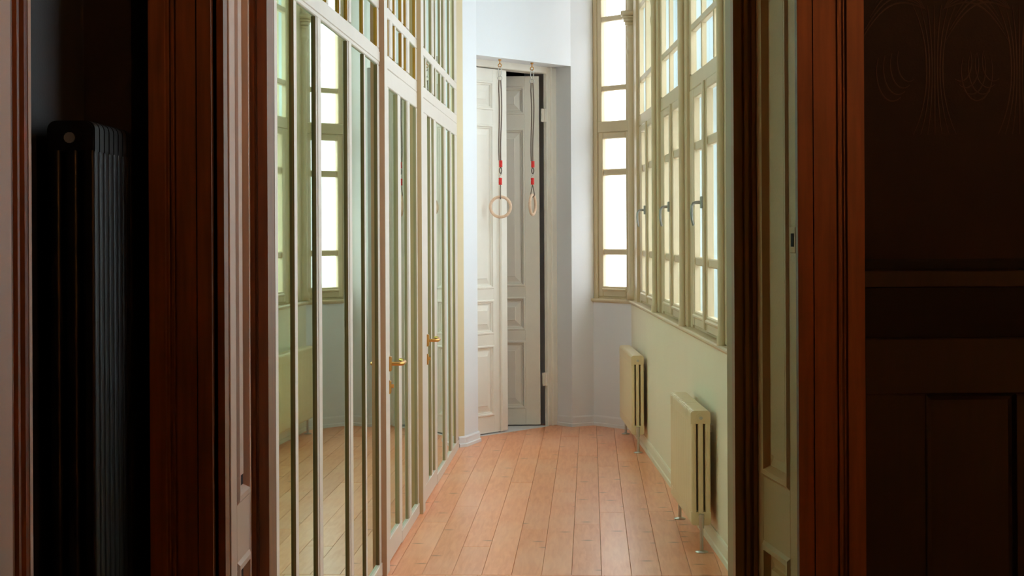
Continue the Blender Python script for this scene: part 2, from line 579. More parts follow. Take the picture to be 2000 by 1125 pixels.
# ------------------------------------------------------------------ end wall with door recess
nibA = (left_x(12.05), 12.05)
nibB = (-0.336, 12.09)
dirw = Vector((P_END1[0] - P_END0[0], P_END1[1] - P_END0[1])).normalized()
nrm = Vector((-dirw.y, dirw.x))
wl_ = MB()
back = 0.5
def off(p, d): return (p[0] + nrm.x * d, p[1] + nrm.y * d)
wl_.prism([nibA, nibB, P_END0, off(P_END0, 0.30), off(P_END0, back), (-1.0, 12.9), (-1.0, 12.05)], 0, H)
# above the recess and to the right of it
wl_.prism([P_END0, P_END1, off(P_END1, 0.32), off(P_END0, 0.32)], 2.75, H)
rev = (0.337, 13.42)
wl_.prism([P_END1, P_E, (0.75, 13.62), (0.62, 14.1), off(rev, 0.3), rev], 0, H)
w_end = wl_.build('wall_end', ['wall'])
MB().prism([(nibA[0] + 0.002, nibA[1] - 0.001), (nibB[0] - 0.001, nibB[1] - 0.001), (nibB[0] - 0.001, nibB[1] - 0.004), (nibA[0] + 0.002, nibA[1] - 0.004)], 0.07, H).build('corner_shade', ['nib_shade'], w_end)  # thin strip paints the shade on the corner's frontal face
tag(w_end, 'white plastered end wall with deep door recess', 'wall', 'structure')
# skirting: moulded profile following wall feet
def skirting(pts, name, label, mat, h=0.085, th=0.018):
    """pts run so that the room lies on the right hand... (offset to the viewer's side)"""
    mb = MB()
    n = len(pts)
    offs = []
    for i in range(n):
        ds = []
        if i > 0: ds.append((Vector(pts[i]) - Vector(pts[i - 1])).normalized())
        if i < n - 1: ds.append((Vector(pts[i + 1]) - Vector(pts[i])).normalized())
        nn = Vector((0, 0))
        for d in ds: nn += Vector((d.y, -d.x))
        nn.normalize()
        c = max(0.5, nn.dot(Vector((ds[0].y, -ds[0].x))))
        offs.append(nn / c)
    prof = [(0.0, 0.0), (th, 0.0), (th, h * 0.28), (th * 0.62, h * 0.34), (th * 0.62, h * 0.86), (th * 0.35, h), (0, h)]
    vs, fs = [], []
    m = len(prof)
    for i in range(n):
        for (o_, z) in prof:
            vs.append((pts[i][0] + offs[i].x * o_, pts[i][1] + offs[i].y * o_, z))
    for i in range(n - 1):
        for k in range(m - 1):
            fs.append((i * m + k, (i + 1) * m + k, (i + 1) * m + k + 1, i * m + k + 1))
    fs.append(tuple(range(m)))
    fs.append(tuple(range(n * m - 1, (n - 1) * m - 1, -1)))
    mb.add(vs, fs)
    o = mb.build(name, [mat])
    return tag(o, label, 'baseboard', 'structure')
skirting([(nibA[0] + 0.001, nibA[1]), nibB, P_END0, off(P_END0, 0.05)], 'baseboard_end', 'white baseboard at the foot of the narrow wall left of the end door', 'wall', 0.075, 0.02)
skirting([rev, P_END1, P_E, P_F], 'baseboard_bay', 'white baseboard below the end window, right of the end door', 'wall', 0.08, 0.012)

# ------------------------------------------------------------------ end double door
D0 = Vector((-0.0574, 12.95))                      # where the two leaves meet
de = empty('door_1', (D0.x, D0.y, 0.0), math.atan2(dirw.y, dirw.x))
tag(de, 'tall white panelled double door in the end recess, right leaf ajar', 'door', 'structure')
t_j = 0.50                                         # right jamb
t_l = -0.56
# frame
MB().bbox(t_j + 0.008, t_j + 0.10, -0.02, 0.012, 0, 2.75, 0.006).build('frame_jamb', ['door'], de)
MB().bbox(t_j + 0.05, t_j + 0.112, -0.034, -0.02, 0, 2.75, 0.005).build('frame_moulding', ['door'], de)
MB().bbox(t_l - 0.10, t_l - 0.005, -0.02, 0.10, 0, 2.75, 0.006).build('frame_jamb', ['door'], de)
MB().bbox(t_l, t_j + 0.008, -0.02, 0.10, 2.70, 2.76, 0.006).build('frame_head', ['door'], de)
PZ = [(0.135, 0.655), (0.735, 0.99), (1.07, 2.28), (2.387, 2.60)]
PROF = [(0.0, 0.0), (0.004, -0.007), (0.014, -0.007), (0.020, 0.004), (0.026, 0.004), (0.030, 0.012), (0.040, 0.012), (0.075, 0.002), (0.078, -0.001)]
def leaf(parent, x0, x1, stile_l, stile_r, name, y0=0.0):
    lf = empty(name, (0, 0, 0), 0, parent)
    zb, zt = 0.012, 2.692
    MB().bbox(x0, x0 + stile_l, y0, y0 + 0.042, zb, zt, 0.002).build('stile', ['door'], lf)
    MB().bbox(x1 - stile_r, x1, y0, y0 + 0.042, zb, zt, 0.002).build('stile', ['door'], lf)
    zs = [zb] + [v for p in PZ for v in p] + [zt]
    for k in range(0, len(zs), 2):
        MB().box(x0 + stile_l, x1 - stile_r, y0, y0 + 0.042, zs[k], zs[k + 1]).build('rail', ['door'], lf)
    for (a, b) in PZ:
        mb = MB().rings(x0 + stile_l, x1 - stile_r, a, b, [(i, y + y0) for i, y in PROF])
        mb.box(x0 + stile_l, x1 - stile_r, y0 + 0.02, y0 + 0.03, a, b)
        mb.build('panel', ['door'], lf)
    return lf
L1 = leaf(de, t_l, -0.004, 0.10, 0.125, 'door_leaf')
MB().bbox(-0.065, 0.012, -0.022, 0.0, 0.012, 2.69, 0.008).build('meeting_strip', ['door'], L1)
piv = empty('door_leaf', (t_j - 0.036, 0.016, 0), -math.radians(-54), de)
piv.rotation_euler = (0, 0, math.radians(-52.5))
L2w = 0.47
# right leaf: built hinge at x = 0, extending to -x
def leaf2(parent):
    x0, x1, sl, sr, y0 = -L2w, -0.006, 0.10, 0.112, 0.0
    zb, zt = 0.012, 2.68
    MB().bbox(x0, x0 + sl, y0, y0 + 0.042, zb, zt, 0.002).build('stile', ['door'], parent)
    MB().bbox(x1 - sr, x1, y0, y0 + 0.042, zb, zt, 0.002).build('stile', ['door'], parent)
    zs = [zb] + [v for p in PZ for v in p] + [zt]
    for k in range(0, len(zs), 2):
        MB().box(x0 + sl, x1 - sr, y0, y0 + 0.042, zs[k], zs[k + 1]).build('rail', ['door'], parent)
    for (a, b) in PZ:
        mb = MB().rings(x0 + sl, x1 - sr, a, b, [(i, y + y0) for i, y in PROF])
        mb.box(x0 + sl, x1 - sr, y0 + 0.02, y0 + 0.03, a, b)
        mb.build('panel', ['door'], parent)
leaf2(piv)
for hz in (0.36, 2.38):
    hg = MB()
    hg.tube([(t_j + 0.004, -0.006, hz - 0.05), (t_j + 0.004, -0.006, hz + 0.05)], 0.008, 10)
    hg.box(t_j - 0.034, t_j + 0.02, -0.002, 0.008, hz - 0.05, hz + 0.05)
    hg.build('hinge', ['door'], de)
MB().box(t_l, t_j + 0.01, -0.03, 0.55, -0.012, 0.004).build('threshold', ['threshold'], de)
# dark room behind the door
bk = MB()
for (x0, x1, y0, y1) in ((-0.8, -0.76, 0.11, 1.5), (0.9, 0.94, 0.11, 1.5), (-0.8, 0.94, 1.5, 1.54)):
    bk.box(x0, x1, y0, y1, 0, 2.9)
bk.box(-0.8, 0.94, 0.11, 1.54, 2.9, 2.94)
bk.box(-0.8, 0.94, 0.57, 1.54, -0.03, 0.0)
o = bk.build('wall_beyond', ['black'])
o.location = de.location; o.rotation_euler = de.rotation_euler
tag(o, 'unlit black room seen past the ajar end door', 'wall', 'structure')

# ------------------------------------------------------------------ window wall, bay and sills
# below the sills
ZSILL = 0.975
wr_ = MB()
wr_.prism([P_F, (right_x(4.45), 4.45), (right_x(4.45) + 0.32, 4.45), (P_F[0] + 0.32, 13.3)], 0, 0.945)
w_right = wr_.build('wall_right', ['wall_low'])
tag(w_right, 'cream plastered wall below the corridor windows', 'wall', 'structure')
bayd = (Vector(P_F) - Vector(P_E)).normalized()
bayn = Vector((-bayd.y, bayd.x))                   # away from the room
if bayn.y < 0: bayn = -bayn
def boff(p, d): return (p[0] + bayn.x * d, p[1] + bayn.y * d)
wb = MB()
wb.prism([P_E, P_F, (P_F[0] + 0.3, 13.3), boff(P_F, 0.33), boff(P_E, 0.33)], 0, 0.945)
w_bay = wb.build('wall_bay', ['wall'])
tag(w_bay, 'white plastered wall below the end window', 'wall', 'structure')
# sills (moulded board following the wall)
def sill(pts, depth_back, name, label):
    mb = MB()
    offs = []
    for i in range(len(pts)):
        ds = []
        if i > 0: ds.append((Vector(pts[i]) - Vector(pts[i - 1])).normalized())
        if i < len(pts) - 1: ds.append((Vector(pts[i + 1]) - Vector(pts[i])).normalized())
        nn = Vector((0, 0))
        for d in ds: nn += Vector((d.y, -d.x))
        nn.normalize()
        offs.append(nn / max(0.5, nn.dot(Vector((ds[0].y, -ds[0].x)))))
    prof = [(-depth_back, 0.945), (0.006, 0.945), (0.010, 0.950), (0.018, 0.953), (0.022, 0.960), (0.022, 0.968), (0.016, ZSILL), (-depth_back, ZSILL)]
    vs, fs, m = [], [], 8
    for i in range(len(pts)):
        for (o_, z) in prof: vs.append((pts[i][0] + offs[i].x * o_, pts[i][1] + offs[i].y * o_, z))
    for i in range(len(pts) - 1):
        for k in range(m):
            k2 = (k + 1) % m
            fs.append((i * m + k, (i + 1) * m + k, (i + 1) * m + k2, i * m + k2))
    fs += [tuple(range(m)), tuple(range(len(pts) * m - 1, (len(pts) - 1) * m - 1, -1))]
    mb.add(vs, fs)
    return tag(mb.build(name, ['window_paint']), label, 'window sill', 'structure')
sill([(P_E[0] - 0.008, P_E[1] + 0.01), P_F, (right_x(4.45), 4.45)], 0.09, 'trim_1', 'cream moulded window sill running below the corridor windows')

win_loc, win_rz = (P_F[0], P_F[1], 0.0), math.atan2(-1.0, 0.01176)
def sw(y): return (P_F[1] - y) * 1.00007
YG = 0.049         # glass plane behind the wall line
YS = 0.022         # sash front
SZ = [(1.07, 1.31), (1.355, 1.915), (1.965, 2.195)]
UZ = [(2.33, 2.56), (2.60, 3.09), (3.13, 3.50)]
def sash(parent, x0, x1, wl, wr, y0, bars_mat='window_paint', hinge_side=None):
    s = empty('sash', (0, 0, 0), 0, parent)
    th = 0.033
    MB().bbox(x0, x0 + wl, y0, y0 + th, 0.99, 2.245, 0.004).build('stile', [bars_mat], s)
    MB().bbox(x1 - wr, x1, y0, y0 + th, 0.99, 2.245, 0.004).build('stile', [bars_mat], s)
    zz = [0.99] + [v for p in SZ for v in p] + [2.245]
    for k in range(0, 8, 2):
        nm = 'rail' if k in (0, 6) else 'glazing_bar'
        MB().bbox(x0 + wl, x1 - wr, y0 + (0.0 if k in (0, 6) else 0.008), y0 + th, zz[k], zz[k + 1], 0.006).build(nm, [bars_mat], s)
    MB().bbox(x0 + wl - 0.004, x1 - wr + 0.004, y0 - 0.012, y0, 1.035, 1.055, 0.006).build('drip_moulding', [bars_mat], s)
    for (a, b) in SZ:
        pane_obj(s, x0 + wl - 0.004, x1 - wr + 0.004, a - 0.004, b + 0.004, y0 + 0.027, 'glass')
    if hinge_side is not None:
        hx = x0 if hinge_side < 0 else x1
        for z in (1.13, 2.05):
            MB().tube([(hx, y0 - 0.006, z - 0.045), (hx, y0 - 0.006, z + 0.045)], 0.009, 8).build('hinge', [bars_mat], s)
    return s
def window_handle(parent, x, y, z):
    h = empty('handle', (x, y, z), 0, parent)
    MB().bbox(-0.014, 0.014, -0.012, 0, -0.03, 0.03, 0.003).build('plate', ['gunmetal'], h)
    MB().tube([(0, -0.01, 0), (0, -0.034, -0.001), (0, -0.046, -0.006), (0, -0.054, -0.02), (0, -0.056, -0.05), (0, -0.053, -0.085), (0, -0.046, -0.115)],
              [0.009, 0.008, 0.008, 0.0075, 0.007, 0.007, 0.006], 10).build('lever', ['gunmetal'], h)
    return h
def transom(parent, x0, x1, cols, y0, zs, glass_y, mat='window_paint'):
    t = empty('fixed_light', (0, 0, 0), 0, parent)
    th = 0.033
    edges = [x0] + [v for c in cols for v in c] + [x1]
    zt, zb = zs[-1][1] + 0.06, zs[0][0]
    MB().bbox(edges[0], edges[1], y0, y0 + th, zb, zt, 0.004).build('stile', [mat], t)
    MB().bbox(edges[-2], edges[-1], y0, y0 + th, zb, zt, 0.004).build('stile', [mat], t)
    for k in range(2, len(edges) - 2, 2):
        MB().bbox(edges[k], edges[k + 1], y0 + 0.006, y0 + th, zb, zt, 0.004).build('glazing_bar', [mat], t)
    for k in range(len(zs) - 1):
        MB().bbox(edges[1], edges[-2], y0 + 0.003, y0 + th, zs[k][1], zs[k + 1][0], 0.005).build('glazing_bar', [mat], t)
    MB().bbox(edges[1], edges[-2], y0, y0 + th, zs[-1][1], zt, 0.004).build('rail', [mat], t)
    for (a, b) in cols:
        for (z0, z1) in zs:
            pane_obj(t, a - 0.004, b + 0.004, z0 - 0.004, z1 + 0.004, glass_y, 'glass')
    return t
def outer_window(parent, x0, x1, y, cols):
    """second window of the box window, outside"""
    f = empty('outer_window', (0, 0, 0), 0, parent)
    MB().bbox(x0, x0 + 0.13, y, y + 0.05, 0.96, 3.6, 0.004).build('stile', ['outer'], f)
    MB().bbox(x1 - 0.13, x1, y, y + 0.05, 0.96, 3.6, 0.004).build('stile', ['outer'], f)
    for c in cols:
        MB().bbox(c - 0.022, c + 0.022, y, y + 0.05, 0.96, 3.6, 0.004).build('mullion', ['outer'], f)
    for (a, b) in ((0.96, 1.05), (1.32, 1.345), (1.928, 1.952), (2.22, 2.32), (3.10, 3.125), (3.52, 3.6)):
        MB().bbox(x0 + 0.13, x1 - 0.13, y + 0.004, y + 0.05, a, b, 0.004).build('rail', ['outer'], f)
    xe_ = [x0 + 0.13] + [v for c in cols for v in (c - 0.022, c + 0.022)] + [x1 - 0.13]
    for k in range(0, len(xe_), 2):
        for (a, b) in ((1.05, 1.32), (1.345, 1.928), (1.952, 2.22), (2.32, 3.10), (3.125, 3.52)):
            pane_obj(f, xe_[k] - 0.003, xe_[k + 1] + 0.003, a - 0.003, b + 0.003, y + 0.03, 'glass')
    return f
def bay_window(idx, label, y_far, y_near):
    w = empty('window_%d' % idx, win_loc, win_rz)
    tag(w, label, 'window', 'structure')
    a, b = sw(y_far), sw(y_near)
    mid = (a + b) / 2 + 0.02
    s1 = sash(w, a + 0.10, mid - 0.001, 0.085, 0.06, YS + 0.004, hinge_side=None)
    s2 = sash(w, mid + 0.001, b - 0.05, 0.06, 0.085, YS - 0.006, hinge_side=1)
    MB().bbox(a, a + 0.097, YS + 0.004, 0.052, ZSILL, 2.245, 0.003).build('frame_jamb', ['window_paint'], w)
    MB().box(b - 0.05, b, YS + 0.03, 0.056, ZSILL, 2.245).build('frame_jamb', ['putty'], w)
    o = MB().bbox(mid - 0.04, mid + 0.022, YS - 0.018, YS, 1.0, 2.24, 0.006).build('meeting_strip', ['window_paint'], s2)
    window_handle(s2, mid - 0.008, YS - 0.018, 1.635)
    # frame and transom
    MB().box(a, a + 0.012, 0.052, 0.09, ZSILL, 3.6).build('jamb', ['box'], w)
    MB().box(b - 0.012, b, 0.052, 0.09, ZSILL, 3.6).build('jamb', ['box'], w)
    MB().bbox(a, b, YS + 0.006, 0.10, 2.245, 2.33, 0.006).build('transom', ['window_paint'], w)
    MB().box(a, b, YS + 0.014, 0.10, ZSILL, 0.99).build('bottom_rail', ['window_paint'], w)
    c3 = (b - a) / 3
    cols = [(a + 0.06, a + c3 - 0.011), (a + c3 + 0.011, a + 2 * c3 - 0.011), (a + 2 * c3 + 0.011, b - 0.06)]
    transom(w, a, b, cols, YS + 0.004, UZ, YG + 0.004)
    outer_window(w, a - HP + 0.001, b + HP - 0.001, 0.235, [a + (b - a) * 0.36, a + (b - a) * 0.64])
    # box lining between inner and outer window
    MB().box(a - HP + 0.001, a - 0.001, 0.10, 0.235, ZSILL, 3.6).build('box_lining', ['box'], w)
    MB().box(b + 0.001, b + HP - 0.001, 0.10, 0.235, ZSILL, 3.6).build('box_lining', ['box'], w)
    MB().box(a, b, 0.10, 0.30, ZSILL - 0.02, ZSILL).build('box_sill', ['box'], w)
    return w
PC = [12.68, 11.07, 9.465, 7.86, 6.255, 4.65]     # post centres
HP = 0.075
bay_window(2, 'cream casement window with lever handle, farthest on the right wall', PC[0] - HP, PC[1] + HP)
bay_window(3, 'cream casement window with lever handle, middle of the right wall', PC[1] - HP, PC[2] + HP)
bay_window(4, 'cream casement window with lever handle, nearest on the right wall', PC[2] - HP, PC[3] + HP)
bay_window(5, 'cream casement window on the right wall, out of view behind the doorway', PC[3] - HP, PC[4] + HP)
bay_window(6, 'cream casement window next to the doorway wall, out of view', PC[4] - HP, PC[5] + HP)
# posts with half columns
def post(yc, label, corner=False):
    p = empty('column_post', win_loc, win_rz)
    tag(p, label, 'post', 'structure')
    x = sw(yc)
    MB().bbox(x - HP, x + HP, 0.004, 0.052, ZSILL, 3.62, 0.008).build('pilaster', ['window_paint'], p)
    MB().box(x - HP, x + HP, 0.052, 0.10, ZSILL, 3.62).build('pilaster_back', ['box'], p)
    r = 0.018
    MB().lathe([(r * 1.3, ZSILL), (r * 1.3, ZSILL + 0.04), (r, ZSILL + 0.05), (r, 2.80), (r * 1.25, 2.82), (r * 1.25, 2.845), (r, 2.86), (r, 2.93), (r * 1.3, 2.95), (r * 1.3, 2.97), (r, 2.99), (r, 3.62)],
               (x, -0.008), 18).build('half_column', ['window_paint'], p)
    cp = MB()
    for (q, z0, z1) in ((0.036, 3.03, 3.055), (0.048, 3.055, 3.08), (0.056, 3.08, 3.10), (0.066, 3.10, 3.135)):
        cp.bbox(x - q, x + q, -0.008 - q * 0.7, 0.02, z0, z1, 0.006)
    cp.build('capital', ['window_paint'], p)
    return p
post(PC[1], 'cream window post with half column between the two farther casements')
post(PC[2], 'cream window post with half column between the two nearer casements')
post(PC[3], 'cream window post at the near edge of the nearest visible casement')
post(PC[4], 'cream window post out of view behind the doorway')
# solid wall at the near end and head above the windows
wn_ = MB()
wn_.box(sw(PC[5]) - HP, sw(4.40), 0.0, 0.30, ZSILL, 3.62)
wn_.box(sw(13.15), sw(4.40), 0.0, 0.30, 3.60, H)
o = wn_.build('wall_window_head', ['wall_low'])
o.location, o.rotation_euler = win_loc, (0, 0, win_rz)
tag(o, 'cream wall above and before the corridor windows', 'wall', 'structure')

# end window (in the short bay wall)
bl, br = frame_from(P_E, P_F)
LB = (Vector(P_F) - Vector(P_E)).length
w1 = empty('window_1', bl, br)
tag(w1, 'tall cream end window of stacked bright panes beside the white wall', 'window', 'structure')
bx0, bx1 = 0.035, LB - 0.03
MB().bbox(-0.02, bx0, 0.012, 0.12, ZSILL, 3.62, 0.004).build('jamb', ['window_paint'], w1)
MB().bbox(bx1, LB + 0.03, 0.012, 0.12, ZSILL, 3.62, 0.004).build('jamb', ['window_paint'], w1)
sash(w1, bx0 + 0.004, bx1 - 0.004, 0.05, 0.045, 0.022)
MB().bbox(bx0, bx1, 0.016, 0.12, 2.245, 2.33, 0.006).build('transom', ['window_paint'], w1)
MB().box(bx0, bx1, 0.03, 0.12, ZSILL, 0.99).build('bottom_rail', ['window_paint'], w1)
transom(w1, bx0, bx1, [(bx0 + 0.045, bx1 - 0.045)], 0.02, UZ, 0.05)
MB().box(-0.05, LB + 0.1, 0.0, 0.14, 3.60, H).build('head', ['window_paint'], w1)
# corner column
cpst = empty('column_post', win_loc, win_rz)
tag(cpst, 'cream corner column with moulded capital beside the end window', 'post', 'structure')
xe = sw(PC[0]) + HP
MB().prism([(-0.02, 0.02), (xe, 0.006), (xe, 0.16), (-0.02, 0.16)], ZSILL, 3.62).build('pilaster', ['window_paint'], cpst)
r = 0.034
MB().lathe([(0, ZSILL), (r * 1.4, ZSILL), (r * 1.4, ZSILL + .05), (r, ZSILL + .07), (r, 2.80), (r * 1.25, 2.82), (r * 1.25, 2.845), (r, 2.86), (r, 2.93), (r * 1.35, 2.95), (r * 1.35, 2.97), (r, 2.99), (r, 3.62)],
           (0.03, 0.012), 20).build('half_column', ['window_paint'], cpst)
cp = MB()
for (q, z0, z1) in ((0.040, 3.03, 3.055), (0.052, 3.055, 3.08), (0.060, 3.08, 3.10), (0.072, 3.10, 3.135)):
    cp.lathe([(0, z0), (q, z0), (q, z1), (0, z1)], (0.03, 0.0), 24)
cp.build('capital', ['window_paint'], cpst)

# ceiling and the walls nobody sees
cb = MB().box(-1.2, 1.5, 4.3, 14.2, H, H + 0.08)
tag(cb.build('ceiling', ['wall']), 'white corridor ceiling', 'ceiling', 'structure')

# ------------------------------------------------------------------ radiators
def rad_section(w, d, h, ncol, mat, pitch):
    """one column section: rounded headers top and bottom, ncol upright tubes"""
    mb = MB()
    hd = 0.062
    def header(z0, flip):
        prof = []
        rr = 0.018
        for k in range(6):
            t = PI / 2 * k / 5
            prof.append((-d / 2 + rr - rr * math.cos(t), z0 + hd - rr + rr * math.sin(t)))
        for k in range(6):
            t = PI / 2 * (1 - k / 5)
            prof.append((d / 2 - rr + rr * math.cos(t), z0 + hd - rr + rr * math.sin(t)))
        prof += [(d / 2, z0), (-d / 2, z0)]
        if flip: prof = [(y, 2 * z0 + hd - z) for y, z in prof]
        # soft x edges: three slices
        for (xa, xb, sh) in ((-w / 2, w / 2, 1.0),):
            mb.xprism(prof, xa, xb)
        mb.xprism([(y * 0.93, (z - z0 - hd / 2) * 0.93 + z0 + hd / 2) for y, z in prof], -pitch / 2, pitch / 2)
    header(0.0, True)
    header(h - hd, False)
    gp_ = 0.0075
    cd = (d - (ncol - 1) * gp_) / ncol
    for c in range(ncol):
        yc = -d / 2 + cd / 2 + c * (cd + gp_)
        vs, fs, n = [], [], 16
        def se(v): return math.copysign(abs(v) ** 0.55, v)
        for z in (hd * 0.5, h - hd * 0.5):
            for k in range(n):
                t = 2 * PI * (k + 0.5) / n
                vs.append((pitch * 0.485 * se(math.cos(t)), yc + cd / 2 * se(math.sin(t)), z))
        for k in range(n):
            j = (k + 1) % n
            fs.append((k, j, n + j, n + k))
        mb.add(vs, fs, 0, True)
    return mb.mesh('radiator_section', [mat])
def radiator(name, label, loc, rz, n, pitch, d, h, z0, mat, legs=True, ncol=3, group=None):
    r = empty(name, loc, rz)
    tag(r, label, 'radiator', None, group)
    me = rad_section(pitch * 0.84, d, h, ncol, mat, pitch)
    for k in range(n):
        put('radiator_section', me, r, (-(k + 0.5) * pitch, 0, z0))
    # end boss and vent plug, facing the near end (+x)
    pl = MB()
    pl.tube([(-pitch * 0.1, 0, z0 + h - 0.034), (0.004, 0, z0 + h - 0.034)], 0.022, 20)
    pl.tube([(0.003, 0, z0 + h - 0.034), (0.010, 0, z0 + h - 0.034)], 0.013, 6)
    pl.build('end_plug', [mat], r)
    MB().tube([(0.0095, 0, z0 + h - 0.034), (0.0125, 0, z0 + h - 0.034)], 0.008, 12).build('air_vent', ['steel' if mat == 'rad' else mat], r)
    if legs:
        for kx in (0.012, -(n - 0.3) * pitch):
            lg = MB()
            lg.tube([(kx, 0, 0.006), (kx, 0, z0 + (0.05 if kx > 0 else 0.02))], 0.0085, 12)
            lg.build('leg_pipe', ['steel'], r)
            MB().lathe([(0, 0.0), (0.030, 0.0), (0.030, 0.004), (0.012, 0.010), (0, 0.010)], (kx, 0), 18).build('floor_flange', ['steel'], r)
        MB().tube([(0.012, 0, z0 - 0.01), (0.012, 0, z0 + 0.055)], 0.0125, 12).build('valve', ['steel'], r)
        MB().tube([(-0.006, 0, z0 + 0.034), (0.012, 0, z0 + 0.034)], 0.016, 14).build('valve_union', [mat], r)
        # wall brackets
        for kx in (-0.2 * n * pitch, -0.8 * n * pitch):
            MB().box(kx - 0.012, kx + 0.012, d / 2 - 0.004, d / 2 + 0.036, z0 + h - 0.12, z0 + h - 0.09).build('bracket', ['steel'], r)
    return r
def on_wall(y, gap): return (right_x(y) - gap, y, 0.0)
radiator('column_radiator', 'cream column radiator on chrome feet, nearer one below the windows', on_wall(8.1, 0.076), win_rz, 20, 0.047, 0.092, 0.535, 0.122, 'rad', group='cream radiators below the windows')
radiator('column_radiator', 'cream column radiator on chrome feet, farther one by the bay corner', on_wall(11.72, 0.066), win_rz, 23, 0.047, 0.086, 0.535, 0.118, 'rad', group='cream radiators below the windows')
skirting([P_F, (right_x(4.46), 4.46)], 'baseboard_right', 'cream baseboard below the radiators', 'wall_low', 0.09, 0.014)

# ------------------------------------------------------------------ gymnastic rings hung in the recess
def gym_ring(label, x, y, z_ring, ang, rope_bottom, R=0.074):
    """z_ring: centre of the wooden ring; everything hangs from the lintel at 2.75"""
    g = empty('gymnastic_ring', (x, y, z_ring - R - 0.011))
    tag(g, label, 'gym ring', None, 'gymnastic rings in the door recess')
    zb = z_ring - R - 0.011
    def Z(z): return z - zb
    hk = MB()
    hk.lathe([(0, Z(2.75)), (0.011, Z(2.75)), (0.011, Z(2.742)), (0.004, Z(2.738)), (0.004, Z(2.718)), (0, Z(2.718))], n=14)
    hk.torus((0, 0, Z(2.706)), 0.012, 0.0035, (0.2, 1, 0), n=20, m=8)
    hk.build('eye_hook', ['brass'], g)
    cb_ = MB()
    cb_.torus((0, 0, Z(2.664)), 0.011, 0.0028, (0, 1, 0), n=28, m=8, sy=3.4)
    cb_.build('carabiner', ['steel'], g)
    MB().torus((0, 0, Z(2.612)), 0.016, 0.003, (0.15, 1, 0), n=24, m=8).build('steel_loop', ['steel'], g)
    z1, z2, z3, z4 = rope_bottom
    for dx in (-0.009, 0.009):
        pts = [(dx * 0.7, 0, Z(2.600)), (dx, 0.0, Z(2.54))]
        for k in range(1, 9):
            pts.append((dx * (1 - 0.35 * k / 8) + 0.004 * math.sin(k * .7), 0, Z(2.54 + (z1 - 2.54) * k / 8)))
        MB().tube(pts, 0.0046, 8).build('rope', ['rope'], g)
    def sleeve(za, zb_, dx=0.0):
        pr = []
        nseg = 5
        for k in range(nseg):
            a = za + (zb_ - za) * k / nseg
            b = za + (zb_ - za) * (k + 1) / nseg
            pr += [(0.0105, Z(a)), (0.0135, Z(a * .75 + b * .25)), (0.0135, Z(a * .25 + b * .75)), (0.0105, Z(b))]
        pr = [(0.0, pr[0][1])] + pr + [(0.0, pr[-1][1])]
        MB().lathe(pr, (dx, 0), 16).build('red_sleeve', ['red'], g)
    sleeve(z1, z2, 0.003)
    lp = MB()
    lp.torus((0.002, 0, Z(z2 - 0.024)), 0.008, 0.0042, (0.2, 1, 0), n=20, m=8, sy=2.6)
    lp.build('rope_loop', ['rope'], g)
    zm = z2 - 0.046
    sp = []
    for k in range(17):
        t = k / 16
        sp.append((0.009 * math.sin(2 * PI * t) + 0.002, 0.0, Z(zm + 0.012 - 0.044 * t)))
    MB().tube(sp, 0.003, 8).build('s_hook', ['steel'], g)
    sleeve(z3, z4, 0.0)
    rt = z_ring + R
    ca, sa = math.cos(ang), math.sin(ang)
    # cord loops round the ring: the legs part across the ring's thickness
    nx, ny = -sa, ca
    cd = MB()
    for s in (-1, 1):
        cd.tube([(0, 0, Z(z4 + 0.004)), (nx * 0.008 * s, ny * 0.008 * s, Z((z4 + rt) / 2)), (nx * 0.014 * s, ny * 0.014 * s, Z(rt + 0.006)),
                 (nx * 0.014 * s, ny * 0.014 * s, Z(rt - 0.004)), (nx * 0.008 * s, ny * 0.008 * s, Z(rt - 0.014)), (0, 0, Z(rt - 0.0155))], 0.0036, 8)
    cd.build('cord', ['rope'], g)
    rg = MB()
    rg.torus((0, 0, R + 0.011), R, 0.0108, (-sa, ca, 0), n=56, m=14)
    rg.build('wooden_ring', ['ringwood'], g)
    return g
gym_ring('wooden gymnastic ring facing the viewer, hung on red-sleeved rope', -0.083, 12.72, 1.672, 0.0, (2.012, 1.962, 1.884, 1.834))
gym_ring('wooden gymnastic ring turned edge-on, hung on red-sleeved rope', 0.155, 12.99, 1.69, math.radians(73), (2.016, 1.968, 1.891, 1.841))

# ------------------------------------------------------------------ the dark room and its doorway
YW = 3.9
HR = 3.6
wd = MB()
wd.box(-1.10, -0.66, YW, 4.40, 0, HR)
wd.box(0.655, 3.2, YW, 4.40, 0, HR)
wd.box(-0.66, 0.655, YW, 4.40, 2.85, HR)
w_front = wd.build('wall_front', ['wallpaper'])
tag(w_front, 'dark brown wallpapered wall right of the doorway', 'wall', 'structure')
wd2 = MB()
wd2.box(-1.10, -0.66, 4.40, 4.47, 0, H)
wd2.box(0.655, 1.5, 4.40, 4.47, 0, H)
wd2.box(-0.66, 0.655, 4.40, 4.47, 2.85, H)
tag(wd2.build('wall_near', ['wall_low']), 'cream corridor side of the doorway wall', 'wall', 'structure')
# corridor outer shell on the partition side
tag(MB().box(-1.25, -1.10, 4.40, 14.2, 0, H).build('wall_left', ['black']), 'dark wall behind the glass partition', 'wall', 'structure')

